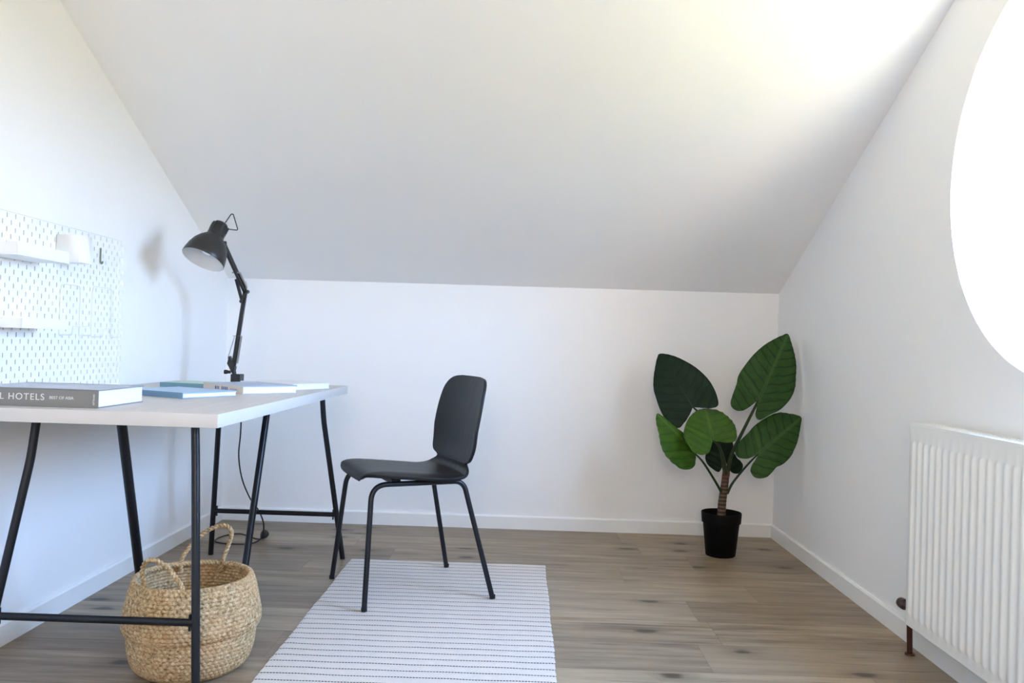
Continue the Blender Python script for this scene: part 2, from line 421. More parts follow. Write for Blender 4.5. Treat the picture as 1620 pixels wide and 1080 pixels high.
# ------------------------------------------------------------------ the room
XL, XR, D, K, SL = -1.4957, 1.2749, 4.1515, 1.2170, .47716      # left, right, back wall; knee height; roof slope
YF, HT = -1.60, 2.50
YT = D - (HT - K) / SL
WC = (1.958, 1.407); WR = .543; WT = .30                        # porthole centre (y, z), radius, wall thickness

def struct(o): o['kind'] = 'structure'; return o

bm = bmesh.new(); box(bm, (XL - .15, YF - .15, -.12), (XR + .32, D + .15, 0)); floor = struct(link_mesh('floor', bm, M_floor, smooth=False))
bm = bmesh.new(); box(bm, (XL, D, 0), (XR, D + .12, K)); struct(link_mesh('wall_back', bm, M_wall, smooth=False))
prof = [(YF, 0), (D, 0), (D, K), (YT, HT), (YF, HT)]
bm = bmesh.new(); prism(bm, [(XL, y, z) for y, z in prof], (-.12, 0, 0)); struct(link_mesh('wall_left', bm, M_wall, smooth=False))
# wall behind the camera with an unseen window, added for fill light
W2 = (-.62, .28, 1.05, 1.95)
bm = bmesh.new()
for lo, hi in (((XL, YF - .12, 0), (W2[0], YF, HT)), ((W2[1], YF - .12, 0), (XR, YF, HT)), ((W2[0], YF - .12, 0), (W2[1], YF, W2[2])), ((W2[0], YF - .12, W2[3]), (W2[1], YF, HT))): box(bm, lo, hi)
struct(link_mesh('wall_front', bm, M_wall, smooth=False))
# sloping ceiling and the flat part behind the camera, one slab
bm = bmesh.new()
sec = [(D + .12, K - .12 * SL), (YT, HT), (YF - .12, HT), (YF - .12, HT + .14), (YT - .03, HT + .14), (D + .12, K + .14)]
prism(bm, [(XL - .12, y, z) for y, z in sec], (XR - XL + .12 + WT, 0, 0)); struct(link_mesh('ceiling', bm, M_ceil, smooth=False))
# right wall with the round opening and its deep reveal
bm = bmesh.new()
angs = [2 * math.pi * i / 160 for i in range(160)]
for y, z in prof: angs.append(math.atan2(z - WC[1], y - WC[0]) % (2 * math.pi))
angs = sorted(set(round(a, 6) for a in angs))
def hit(a):
    d = (math.cos(a), math.sin(a)); best = 1e9; n = len(prof)
    for i in range(n):
        (y0, z0), (y1, z1) = prof[i], prof[(i + 1) % n]
        ey, ez = y1 - y0, z1 - z0; den = d[0] * ez - d[1] * ey
        if abs(den) < 1e-9: continue
        s = ((y0 - WC[0]) * ez - (z0 - WC[1]) * ey) / den
        q = ((y0 - WC[0]) * d[1] - (z0 - WC[1]) * d[0]) / den
        if s > 0 and -1e-6 <= q <= 1 + 1e-6: best = min(best, s)
    return WC[0] + d[0] * best, WC[1] + d[1] * best
ro = []; ri = []; oo = []; oi = []
for a in angs:
    y, z = hit(a); cy, cz = WC[0] + WR * math.cos(a), WC[1] + WR * math.sin(a)
    ro.append(bm.verts.new((XR, y, z))); ri.append(bm.verts.new((XR, cy, cz)))
    oi.append(bm.verts.new((XR + WT, cy, cz))); oo.append(bm.verts.new((XR + WT, y, z)))
n = len(angs)
for i in range(n):
    j = (i + 1) % n
    bm.faces.new((ro[i], ri[i], ri[j], ro[j])); bm.faces.new((ri[i], oi[i], oi[j], ri[j]))
    bm.faces.new((oi[i], oo[i], oo[j], oi[j])); bm.faces.new((oo[i], ro[i], ro[j], oo[j]))
struct(link_mesh('wall_right', bm, M_wall, smooth=True, angle=35))
# skirting
BH, BT = .066, .012
def skirting(name, a, b, nrm):
    a, b, nrm = V(a), V(b), V(nrm); bm = bmesh.new()
    z = V((0, 0, 1)); p = [V((0, 0, 0)), nrm * BT, nrm * BT + z * (BH - .006), nrm * (BT - .006) + z * BH, z * BH]
    prism(bm, [a + q for q in p], b - a); struct(link_mesh(name, bm, M_trim, smooth=False))
skirting('baseboard_back', (XL, D, 0), (XR, D, 0), (0, -1, 0))
skirting('baseboard_left', (XL, YF, 0), (XL, D - BT, 0), (1, 0, 0))
skirting('baseboard_right', (XR, YF, 0), (XR, D - BT, 0), (-1, 0, 0))
# porthole window set near the outside of the reveal
win = bpy.data.objects.new('window_1', None); C.objects.link(win); win.location = (XR + .165, WC[0], WC[1]); win['kind'] = 'structure'; win.empty_display_size = .05
bm = bmesh.new()
lathe(bm, [(WR - .002, -.035), (WR - .055, -.035), (WR - .062, -.028), (WR - .062, .028), (WR - .055, .035), (WR - .002, .035), (WR - .002, -.035)], 128, (XR + .165, WC[0], WC[1]), (1, 0, 0))
link_mesh('window_frame', bm, M_plastic_white, win)
bm = bmesh.new()
lathe(bm, [(0, -.003), (WR - .058, -.003), (WR - .058, .003), (0, .003)], 96, (XR + .165, WC[0], WC[1]), (1, 0, 0))
link_mesh('pane', bm, M_glass, win)

fill_win = bpy.data.objects.new('fill_window', None); C.objects.link(fill_win); fill_win.location = ((W2[0] + W2[1]) / 2, YF - .06, W2[2]); fill_win['kind'] = 'structure'  # added rear window, out of view, lets in the fill
bm = bmesh.new(); ya, yb = YF - .09, YF - .03
for lo, hi in (((W2[0], ya, W2[2]), (W2[0] + .05, yb, W2[3])), ((W2[1] - .05, ya, W2[2]), (W2[1], yb, W2[3])), ((W2[0] + .05, ya, W2[2]), (W2[1] - .05, yb, W2[2] + .05)), ((W2[0] + .05, ya, W2[3] - .05), (W2[1] - .05, yb, W2[3]))): box(bm, lo, hi)
link_mesh('window_frame', bm, M_plastic_white, fill_win, smooth=False)
bm = bmesh.new(); box(bm, (W2[0] + .05, YF - .063, W2[2] + .05), (W2[1] - .05, YF - .057, W2[3] - .05)); link_mesh('pane', bm, M_glass, fill_win, smooth=False)

# ------------------------------------------------------------------ desk on two trestles
TX0, TX1, TY0, TY1, TZ = XL + .021, -.740, 2.011, 3.511, .726
desk = thing('desk', 'pale oak desk top on black metal trestles against left wall', 'desk', ((TX0 + TX1) / 2, (TY0 + TY1) / 2, 0))
bm = bmesh.new(); box(bm, (TX0, TY0, TZ - .034), (TX1, TY1, TZ)); bevel(bm, .0012, 2)
for f in bm.faces: f.material_index = 1 if abs(f.normal.z) < .9 else 0
link_mesh('tabletop', bm, [M_top, M_edge], desk)
def trestle(xc, yfoot, s, dx, rear_top, rear_foot):
    """s = +1: the straight leg stands further from the camera"""
    e = bpy.data.objects.new('trestle', None); C.objects.link(e); e.parent = desk; e.empty_display_size = .05
    e.location = V((xc, yfoot, 0)) - V(desk.location)
    zt = TZ - .034
    for k in (-1, 1):
        foot = V((xc + k * .279, yfoot, 0)); kink = V((xc + k * .2165 + dx, yfoot + s * .08, .585)); top = V((xc + k * .2085 + dx, yfoot + s * .088, zt - .001))
        bm = bmesh.new(); tube(bm, fillet([foot, kink, top], .028, 6), .0108, 14)
        link_mesh('leg', bm, M_black_metal, e)
    bm = bmesh.new()
    tube(bm, [(rear_foot[0], rear_foot[1], 0), (rear_top[0], rear_top[1], zt - .001)], .0132, 14)
    link_mesh('leg', bm, M_black_metal, e)
    zc = .190; t = zc / .585; hw = .279 + (.2165 - .279) * t; yc = yfoot + s * .08 * t
    bm = bmesh.new(); tube(bm, [(xc - hw + dx * t, yc, zc), (xc + hw + dx * t, yc, zc)], .0098, 12)
    for k in (-1, 1):                                       # weld plates
        box(bm, (xc + k * (hw - .0145) + dx * t - .0025, yc - .004, zc - .021), (xc + k * (hw - .0145) + dx * t + .0025, yc + .004, zc + .021))
    link_mesh('crossbar', bm, M_black_metal, e)
    bm = bmesh.new(); ya, yb = sorted((yfoot + s * .075, yfoot + s * .145))
    box(bm, (xc - .23 + dx, ya, zt - .004), (xc + .23 + dx, yb, zt - .0006)); link_mesh('top_plate', bm, M_black_metal, e)
trestle(-1.070, 2.060, 1, .012, (-1.068, 2.195), (-1.096, 2.465))
trestle(-1.010, 3.470, -1, -.016, (-1.020, 3.335), (-1.020, 3.080))

# ------------------------------------------------------------------ books
def book(name, label, p, dirw, w, dird, d, t, m_cover, m_spine, group=None, over=.003, ct=.0025, z0=TZ, soft=False):
    """p: near corner of spine edge; dirw along the spine, dird away from it"""
    a, b = V((*dirw, 0)).normalized(), V((*dird, 0)).normalized(); up = V((0, 0, 1)); p = V((*p, z0 + .0005))
    r = thing(name, label, 'book', p, group)
    bm = bmesh.new()
    c = p + a * w / 2 + b * d / 2
    obox(bm, c + up * ct / 2, a * w / 2, b * d / 2, up * ct / 2); obox(bm, c + up * (t - ct / 2), a * w / 2, b * d / 2, up * ct / 2); bevel(bm, ct * .3, 1)
    link_mesh('cover', bm, m_cover, r)
    bm = bmesh.new(); obox(bm, p + a * w / 2 + b * ct / 2 - b * .0004 + up * t / 2, a * w / 2, b * ct / 2, up * t / 2); bevel(bm, ct * .3, 1)
    sp = link_mesh('spine', bm, m_spine, r)
    bm = bmesh.new(); obox(bm, p + a * w / 2 + b * (d / 2 + ct / 2) + up * t / 2, a * (w / 2 - over), b * (d / 2 - over / 2 - ct / 2), up * (t / 2 - ct))
    link_mesh('pages', bm, M_pages, r)
    return r, sp, p, a, b, up
# thick grey volume at the near edge
g = book('book', 'thick grey hardback with HOTELS in white on its spine, nearest on the desk', (-1.066, 2.068), (-1, .006), .335, (.006, 1), .245, .0455, M_bk_dark, M_bk_grey)
r, sp, p, a, b, up = g
base = p - b * .0012
lettering('title_lettering', 'COOL HOTELS', .0232, M_ink_white, sp, p + a * .312 - b * .0006 + up * .0165, -a, up, spacing=1.17)
lettering('subtitle_lettering', 'BEST OF ASIA', .0105, M_ink_white, sp, p + a * .124 - b * .0006 + up * .0200, -a, up, spacing=.98)
lettering('imprint_lettering', 'teNeues', .0082, M_ink_white, sp, p + a * .0085 - b * .0006 + up * .007, up, a, spacing=1.0)
book('book', 'thin pale blue book with slate blue spine lying behind the thick grey book', (-1.024, 2.483), (-.885, .465), .275, (.465, .885), .213, .0165, M_bk_blue, M_bk_bluesp)
book('book', 'thin teal book with pale green cover, at the wall side of the desk', (-1.128, 2.985), (-.97, .243), .215, (.243, .97), .17, .0165, M_bk_green, M_bk_teal)
g = book('book', 'white paged book with blue lettering on its beige spine, below the lamp', (-.932, 2.752), (-.729, .685), .285, (.685, .729), .205, .0265, M_bk_sky, M_bk_beige)
r, sp, p, a, b, up = g
random.seed(3)
bm = bmesh.new(); x = .105
for k in range(8):                                          # blurred blue title, unreadable in the photograph
    w = .006 + .005 * random.random()
    if k != 4: obox(bm, p + a * (x + w / 2) - b * .0007 + up * (.0135), a * w * .36, b * .0004, up * .0055)
    x += w + .004
link_mesh('title_lettering', bm, M_ink_blue, sp, smooth=False)
bm = bmesh.new(); x = .040
for k in range(6):
    w = .005; obox(bm, p + a * x - b * .0007 + up * .0135, a * w * .4, b * .0004, up * .0022); x += .009
link_mesh('subtitle_lettering', bm, M_ink_mauve, sp, smooth=False)
book('book', 'plain white book at the far right corner of the desk top', (-.852, 3.068), (-.885, .465), .27, (.465, .885), .205, .0225, M_bk_white, M_bk_white)

# ------------------------------------------------------------------ pegboard and its fittings
PX = XL + .020                                              # front face of the board
PY0, PY1, PZ0, PZ1 = 2.100, 3.030, .715, 1.275
peg = thing('pegboard', 'white slotted pegboard on left wall above the desk', 'pegboard', (XL, (PY0 + PY1) / 2, PZ0))
bm = bmesh.new()
px_, pz_ = .040, .020
nr = int((PZ1 - PZ0 - .02) / pz_); nc = int((PY1 - PY0 - .02) / px_)
oy = PY0 + ((PY1 - PY0) - nc * px_) / 2; oz = PZ0 + ((PZ1 - PZ0) - nr * pz_) / 2
def slot_cell(y0, y1, z0, z1, cy, cz):
    o = [bm.verts.new((PX, y, z)) for y, z in ((y0, z0), (y1, z0), (y1, z1), (y0, z1))]
    sw, sh = .0026, .0075; q = []
    for k in range(8):
        an = [-150, -90, -30, 0, 30, 90, 150, 180][k]; an = math.radians(an)
        yy = cy + sw * math.cos(an); zz = cz + (sh - sw) * (1 if math.sin(an) > .1 else -1 if math.sin(an) < -.1 else 0) + sw * math.sin(an)
        q.append(bm.verts.new((PX, yy, zz)))
    # q: lower left, bottom, lower right, right, upper right, top, upper left, left
    bm.faces.new((o[0], o[1], q[2], q[1], q[0])); bm.faces.new((o[1], o[2], q[4], q[3], q[2]))
    bm.faces.new((o[2], o[3], q[6], q[5], q[4])); bm.faces.new((o[3], o[0], q[0], q[7], q[6]))
for i in range(nr):
    z0, z1 = oz + i * pz_, oz + (i + 1) * pz_; odd = i % 2
    for j in range(nc - odd):
        y0 = oy + j * px_ + odd * px_ / 2
        slot_cell(y0, y0 + px_, z0, z1, y0 + px_ / 2, (z0 + z1) / 2)
    if odd:
        for ya, yb in ((oy, oy + px_ / 2), (oy + nc * px_ - px_ / 2, oy + nc * px_)):
            bm.faces.new([bm.verts.new((PX, y, z)) for y, z in ((ya, z0), (yb, z0), (yb, z1), (ya, z1))])
Ya, Yb, Za, Zb = oy, oy + nc * px_, oz, oz + nr * pz_
for ya, yb, za, zb in ((PY0, Ya, PZ0, PZ1), (Yb, PY1, PZ0, PZ1), (Ya, Yb, PZ0, Za), (Ya, Yb, Zb, PZ1)):
    bm.faces.new([bm.verts.new((PX, y, z)) for y, z in ((ya, za), (yb, za), (yb, zb), (ya, zb))])
o = link_mesh('board', bm, M_white_metal, peg, smooth=False); solidify(o, .0045, -1. if o.data.polygons[0].normal.x > 0 else 1.)
for yy in (PY0 + .05, PY1 - .05):
    for zz in (PZ0 + .05, PZ1 - .05):
        bm = bmesh.new(); tube(bm, [(XL + .0005, yy, zz), (PX - .004, yy, zz)], .009, 12); link_mesh('spacer', bm, M_plastic_white, peg)

def tray(label, y0, y1, z0, z1, depth=.105, group='shelves clipped on the pegboard'):
    r = thing('pegboard_shelf', label, 'shelf', (PX, (y0 + y1) / 2, z0), group)
    x0, x1 = PX + .0006, PX + depth
    bm = bmesh.new(); box(bm, (x0, y0, z0), (x1, y1, z0 + .004)); link_mesh('tray', bm, M_white_metal, r, smooth=False)
    for nm, lo, hi in (('front_lip', (x1 - .0035, y0, z0 + .0035), (x1, y1, z1)), ('side_lip', (x0, y0, z0 + .0035), (x1 - .003, y0 + .003, z1)), ('side_lip', (x0, y1 - .003, z0 + .0035), (x1 - .003, y1, z1))):
        bm = bmesh.new(); box(bm, lo, hi); link_mesh(nm, bm, M_white_metal, r, smooth=False)
tray('white tray shelf clipped high on the pegboard beside the small box', 2.210, 2.463, 1.122, 1.156)
tray('white tray shelf clipped low on the pegboard just above the desk', 2.240, 2.466, .924, .951)
# small container
y0, y1, z0, z1, x1 = 2.570, 2.640, 1.137, 1.223, PX + .080
bm = bmesh.new(); box(bm, (PX + .0008, y0, z0), (x1, y1, z1))
top = [f for f in bm.faces if f.normal.z > .9 and f.calc_center_median().z > z1 - .001]; bmesh.ops.delete(bm, geom=top, context='FACES')
es = [e for e in bm.edges if abs((e.verts[0].co - e.verts[1].co).z) > .05]; bmesh.ops.bevel(bm, geom=es, offset=.004, segments=3, affect='EDGES')
o = link_mesh('container', bm, M_plastic_white); solidify(o, .0025, -1); set_origin(o, (PX, (y0 + y1) / 2, z0))
tag(o, 'small white open box hooked on the pegboard beside the upper shelf', 'container')
# hook
bm = bmesh.new(); hy = 2.842
tube(bm, fillet([(PX + .0032, hy, 1.212), (PX + .0032, hy, 1.165), (PX + .008, hy, 1.156), (PX + .012, hy, 1.166)], .006, 6), .0028, 8)
o = link_mesh('hook', bm, M_clip); set_origin(o, (PX, hy, 1.165)); tag(o, 'small dark hook near the upper right corner of the pegboard', 'hook')
def wire_holder(label, y0, y1, zt, zb):
    r = thing('wire_holder', label, 'holder', (PX, (y0 + y1) / 2, zb), 'wire holders on the pegboard')
    x = PX + .0035
    bm = bmesh.new(); tube(bm, fillet([(x, y0, zb), (x, y0, zt), (x, y1, zt), (x, y1, zb)], .025, 8), .002, 8); link_mesh('back_wire', bm, M_white_metal, r)
    bm = bmesh.new(); xf = x + .040
    tube(bm, fillet([(x, y0, zb), (xf, y0, zb), (xf, y0 + .004, zb + .030), (xf, y1 - .004, zb + .030), (xf, y1, zb), (x, y1, zb)], .008, 5), .002, 8); link_mesh('front_wire', bm, M_white_metal, r)
wire_holder('arched white wire holder on the pegboard, nearer the white box', 2.604, 2.722, 1.072, .908)
wire_holder('arched white wire holder nearest the right edge of the pegboard', 2.797, 2.930, 1.078, .905)
# ------------------------------------------------------------------ clamp lamp at the far edge of the desk
def unit(v): return V(v).normalized()
B0 = V((-1.222, 3.490, TZ)); EL = V((-1.178, 3.470, 1.108)); HD = V((-1.185, 3.215, 1.284))
lamp = thing('desk_lamp', 'black jointed work lamp clamped to the far edge of the desk', 'lamp', (B0.x, B0.y, TZ))
bm = bmesh.new()
box(bm, (B0.x - .006, B0.y - .024, TZ + .001), (B0.x + .034, B0.y + .0195, TZ + .036))
box(bm, (B0.x - .006, TY1 + .001, TZ - .075), (B0.x + .034, TY1 + .006, TZ + .036)); box(bm, (B0.x - .006, B0.y - .02, TZ - .075), (B0.x + .034, TY1 + .006, TZ - .070))
tube(bm, [(B0.x + .014, B0.y - .004, TZ - .0345), (B0.x + .014, B0.y - .004, TZ - .10)], .005, 10)
lathe(bm, [(0, 0), (.012, 0), (.012, .004), (0, .004)], 16, (B0.x + .014, B0.y - .004, TZ - .0385))
bevel(bm, .0015, 1); link_mesh('clamp', bm, M_lamp_black, lamp)
bm = bmesh.new(); tube(bm, [(B0.x - .004, B0.y - .03, TZ + .045), (B0.x - .018, B0.y - .03, TZ + .045)], .0065, 10); tube(bm, [(B0.x - .018, B0.y - .03, TZ + .045), (B0.x - .030, B0.y - .03, TZ + .045)], .009, 10); link_mesh('clamp_knob', bm, M_lamp_black, lamp)
def arm(name, A, B, side, w=.0055, gap=.0045):
    bm = bmesh.new(); d = (B - A).normalized(); s = d.cross(V(side)).normalized(); t = d.cross(s).normalized()
    for k in (-1, 1):
        obox(bm, (A + B) / 2 + s * k * gap, d * (B - A).length / 2, s * w * .62, t * w)
    bevel(bm, .001, 1); return link_mesh(name, bm, M_lamp_black, lamp)
A0 = B0 + V((-.003, 0, .062))
bm = bmesh.new(); tube(bm, [B0 + V((.004, -.004, .034)), A0 + V((0, 0, .005))], .008, 12)
obox(bm, A0 + V((-.007, 0, .010)), V((.004, 0, .016)), V((0, .012, 0)), V((-.013, 0, .024))); link_mesh('base_joint', bm, M_lamp_black, lamp)
lo = arm('lower_arm', A0, EL, (0, 1, 0))
def spring(A, B, r=.0045, parent=lamp):
    bm = bmesh.new(); A, B = V(A), V(B); d = (B - A); n = int(d.length / .0022); dd = d.normalized(); s = dd.cross(V((0, 1, 0))).normalized(); t = dd.cross(s)
    pts = [A + d * (i / (n * 5)) + (s * math.cos(i * 2 * math.pi / 5) + t * math.sin(i * 2 * math.pi / 5)) * r for i in range(n * 5 + 1)]
    tube(bm, pts, .0009, 5); return link_mesh('spring', bm, M_chrome, parent)
dl = (EL - A0)
spring(A0 + V((.015, 0, .02)), A0 + dl * .42 + V((.012, 0, 0)), .0042)
bm = bmesh.new(); tube(bm, [A0 + V((-.026, 0, .038)), A0 + dl * .42 + V((-.016, 0, 0))], .0021, 8); obox(bm, A0 + dl * .42 + V((-.004, 0, .001)), V((.018, 0, 0)), V((0, .004, 0)), V((0, 0, .0025))); link_mesh('balance_rod', bm, M_chrome, lamp)
# elbow: a small triangular yoke
bm = bmesh.new()
E1 = EL + V((.006, 0, .004)); E2 = EL + V((-.012, 0, -.038)); E3 = EL + V((-.028, -.035, .052))
for a_, b_ in ((E1, E2), (E2, E3), (E3, E1)): obox(bm, (a_ + b_) / 2, (b_ - a_) / 2, unit((b_ - a_).cross(V((0, 1, 0)))) * .0048, V((0, .008, 0)))
for q in (E1, E2): tube(bm, [q + V((0, -.012, 0)), q + V((0, .012, 0))], .0085, 14)
link_mesh('elbow_joint', bm, M_lamp_black, lamp)
ar = arm('upper_arm', EL + V((0, -.004, .004)), HD, (1, 0, 0), .006, .006)
du = HD - EL
spring(EL + du * .06 + V((.010, 0, .012)), EL + du * .40 + V((.012, 0, .004)), .0042)
bm = bmesh.new(); q = EL + du * .42; obox(bm, q, V((.016, 0, 0)), V((0, .006, 0)), V((0, 0, .003))); link_mesh('spring_bracket', bm, M_chrome, lamp)
bm = bmesh.new(); tube(bm, [EL + V((.008, -.010, .004)), EL + V((.013, -.011, .022)), EL + V((.004, -.012, .046))], .002, 6); link_mesh('spring_hook', bm, M_chrome, lamp)
# head: axis from the vented cap towards the opening
AX = unit((-.235, -.402, -.850))
CAP = V((-1.190, 3.212, 1.364))                              # top of the cap
OP = .180                                                   # distance from cap top to opening
outer = [(0, 0), (.014, .001), (.024, .006), (.030, .016), (.0325, .028), (.033, .062), (.034, .067), (.036, .070), (.043, .077), (.054, .089), (.0665, .109), (.0755, .134), (.0805, .159), (.0815, .174), (.0805, .176)]
bm = bmesh.new(); lathe(bm, outer, 56, CAP, AX); sh = link_mesh('lamp_shade', bm, M_lamp_black, lamp)
bm = bmesh.new(); lathe(bm, [(.0800, .1762), (.0795, .159), (.0745, .135), (.0655, .111), (.053, .091), (.042, .079), (.030, .073), (0, .072)], 56, CAP, AX); link_mesh('shade_lining', bm, M_lamp_white, sh)
bm = bmesh.new(); lathe(bm, [(0, .150), (.012, .148), (.022, .140), (.027, .126), (.025, .112), (.016, .095), (.0135, .075)], 32, CAP, AX); link_mesh('bulb', bm, M_bulb, lamp)
sx = AX.cross(V((0, 1, 0))).normalized(); sy = AX.cross(sx)
for k in range(14):                                         # cap vents
    a_ = 2 * math.pi * k / 14; rd = sx * math.cos(a_) + sy * math.sin(a_); tg = AX.cross(rd)
    bm = bmesh.new(); obox(bm, CAP + AX * .030 + rd * .0325, AX * .015, tg * .0028, rd * .0009); link_mesh('vent', bm, M_cable, sh, smooth=False)
# bracket from shade to arm and wire handle
bm = bmesh.new(); q = CAP + AX * .066 + unit(HD - (CAP + AX * .066)) * .03
tube(bm, [q, HD], .0065, 10); tube(bm, [HD + V((-.012, 0, 0)), HD + V((.012, 0, 0))], .0085, 12); link_mesh('shade_joint', bm, M_lamp_black, lamp)
bm = bmesh.new()
h0 = CAP + AX * .006 + V((.014, 0, .004)); h1 = CAP + V((.034, 0, .034)); h2 = CAP + V((.062, 0, -.024)); h3 = CAP + AX * .030 + V((.033, 0, .0))
tube(bm, fillet([h0, h1, V(h1) + V((.008, 0, .001)), h2, V(h2) + V((-.003, 0, -.004)), h3], .008, 5), .0021, 8); link_mesh('wire_handle', bm, M_lamp_black, lamp)
# cord
pts = [(B0.x + .030, TY1 + .012, TZ - .01), (-1.203, 3.545, .62), (-1.218, 3.585, .50), (-1.228, 3.60, .40), (-1.212, 3.605, .30), (-1.176, 3.61, .215), (-1.140, 3.615, .165), (-1.121, 3.63, .110), (-1.127, 3.66, .06), (-1.150, 3.71, .018),
       (-1.178, 3.742, .0055), (-1.21, 3.765, .005), (-1.285, 3.83, .005), (-1.335, 3.80, .005), (-1.357, 3.73, .005), (-1.34, 3.665, .005), (-1.27, 3.640, .005), (-1.19, 3.648, .005), (-1.165, 3.695, .006), (-1.158, 3.735, .012)]
bm = bmesh.new(); tube(bm, catmull(pts, 8), .0032, 8); link_mesh('power_cord', bm, M_cable, lamp)
bm = bmesh.new(); lathe(bm, [(0, 0), (.006, 0), (.009, .006), (.016, .022), (.0185, .030), (.0185, .040), (.015, .043), (0, .043)], 20, (-1.158, 3.735, .013), (.10, .93, .28)); link_mesh('plug', bm, M_cable, lamp)

# ------------------------------------------------------------------ chair
CC = V((-.396, 3.076, 0)); CU = V((-.900, -.436, 0)).normalized(); CV = V((.436, -.900, 0)).normalized(); RZ = .0075
def cw(u, v, z): return CC + CU * u + CV * v + V((0, 0, z))
chair = thing('chair', 'black chair with moulded shell seat and thin metal legs on striped rug', 'chair', CC)
prof_seat = [(.217, .4260, .070), (.226, .4295, .105), (.231, .4360, .138), (.2295, .4455, .158), (.221, .4530, .176), (.204, .4585, .191), (.180, .4600, .201), (.150, .4595, .207), (.080, .4535, .209), (.010, .4470, .209), (-.060, .4410, .208), (-.115, .4390, .205), (-.145, .4430, .199), (-.158, .4530, .188), (-.1625, .4640, .170), (-.1625, .4725, .154), (-.1620, .4790, .148)]
prof_back = [(-0.1620, .4790, .148), (-0.1627, .4840, .156), (-0.1640, .4890, .174), (-0.1663, .4965, .190), (-0.1713, .512, .202), (-0.1810, .545, .2115), (-0.1900, .600, .2165), (-0.2030, .670, .2160), (-0.2150, .730, .206), (-0.2225, .760, .192), (-0.2280, .780, .168), (-0.2315, .790, .135), (-0.2330, .794, .09)]
def shell(name, prof, back):
    rows = catmull([V(p) for p in prof], 5); NC = 25; bm = bmesh.new(); uvl = bm.loops.layers.uv.new('UVMap'); grid = []
    s = 0.; last = None
    for r in rows:
        row = []
        if last is not None: s += (V((r.x, r.y, 0)) - V((last.x, last.y, 0))).length
        last = r
        for j in range(NC):
            q = -1 + 2 * j / (NC - 1); q = math.sin(q * math.pi / 2) * .6 + q * .4; v = q * r.z
            if back:
                f = min(1., max(0., (r.y - .48) / .12)); u = r.x + .026 * f * (v / .21) ** 2; z = r.y
                u += .012 * (1 - f) * (v / .17) ** 2
            else:
                f = min(1., max(0., (-.03 - r.x) / .12)); u = r.x + .012 * f * (v / .17) ** 2; z = r.y + (.004 * (1 - f) + .0 * f) * (v / .2) ** 2 - .012 * max(0, abs(v) - .17) / .04 * (1 - f)
            vert = bm.verts.new(cw(u, v, z)); row.append((vert, v, s))
        grid.append(row)
    for A, B in zip(grid, grid[1:]):
        for j in range(NC - 1):
            q = (A[j], A[j + 1], B[j + 1], B[j]); f = bm.faces.new([x[0] for x in q])
            for l, x in zip(f.loops, q): l[uvl].uv = (x[1], x[2])
    o = link_mesh(name, bm, M_chair, chair, angle=60); solidify(o, .0105, 0)
    bv = o.modifiers.new('edge', 'BEVEL'); bv.width = .003; bv.segments = 2; bv.limit_method = 'ANGLE'; bv.angle_limit = math.radians(50)
    return o
shell('seat', prof_seat, False); shell('backrest', prof_back, True)
def uv_of(p): d = V((*p, 0)) - CC; return d.dot(CU), d.dot(CV)
FT = {('f', 1): (-.508, 2.781), ('f', -1): (-.708, 3.175), ('b', -1): (-.285, 3.373), ('b', 1): (-.082, 2.975)}
LR = .0093; RAILZ = .4235
for (e, k), p in FT.items():
    u, v = uv_of(p); z0 = .0005 if (e, k) == ('f', -1) else RZ
    if e == 'f': pts = [(u, v, z0), (.203, k * .172, RAILZ), (.06, k * .172, RAILZ)]
    else: pts = [(u, v, z0), (-.135, k * .172, RAILZ), (-.06, k * .172, RAILZ)]
    bm = bmesh.new(); tube(bm, fillet([cw(*q) for q in pts], .055, 10), LR, 14); lathe(bm, [(0, 0), (LR + .0012, 0), (LR + .0012, .012), (LR, .013)], 14, cw(u, v, z0)); link_mesh('leg', bm, M_black_metal, chair)
bm = bmesh.new()
for k in (-1, 1): tube(bm, [cw(.06, k * .172, RAILZ), cw(-.06, k * .172, RAILZ)], LR, 14)
for u in (.115, -.085):
    tube(bm, [cw(u, -.172, RAILZ - .001), cw(u, .172, RAILZ - .001)], LR * .9, 12)
    for k in (-1, 1): obox(bm, cw(u, k * .145, RAILZ + .004), CU * .016, CV * .022, V((0, 0, .009)))
link_mesh('seat_frame', bm, M_black_metal, chair)

# ------------------------------------------------------------------ rug
RX0, RX1, RY0, RY1 = -.690, .120, 1.955, RUG_Y0 + .008
bm = bmesh.new(); nx, ny = 60, 330; grid = []
for j in range(ny + 1):
    y = RY0 + (RY1 - RY0) * j / ny; row = []
    sc = .0017 * abs(math.sin(math.pi * (RUG_Y0 - y) / RUG_P)); wob = .0014 * math.sin(y * 13.) + .0006 * math.sin(y * 61.)
    for i in range(nx + 1):
        t = i / nx; x = RX0 + wob + (RX1 - RX0) * t
        x += -sc if i == 0 else (sc if i == nx else 0)
        z = .0046 + .0010 * abs(math.sin(math.pi * (RUG_Y0 + .0125 - y) / RUG_P)) + .0004 * math.sin(x * 31 + y * 17)
        if j in (0, ny) or i in (0, nx): z *= .8
        row.append(bm.verts.new((x, y + .0012 * math.sin(x * 27.) * (1 if j in (0, ny) else 0), z)))
    grid.append(row)
for A, B in zip(grid, grid[1:]):
    for i in range(nx): bm.faces.new((A[i], A[i + 1], B[i + 1], B[i]))
rim = [e for e in bm.edges if len(e.link_faces) == 1]
ret = bmesh.ops.extrude_edge_only(bm, edges=rim)
for v in [q for q in ret['geom'] if isinstance(q, bmesh.types.BMVert)]: v.co.z = .0004
o = link_mesh('rug', bm, M_rug, angle=50); set_origin(o, ((RX0 + RX1) / 2, (RY0 + RY1) / 2, 0))
tag(o, 'white flatwoven rug with thin dashed black stripes beneath the black chair', 'rug')

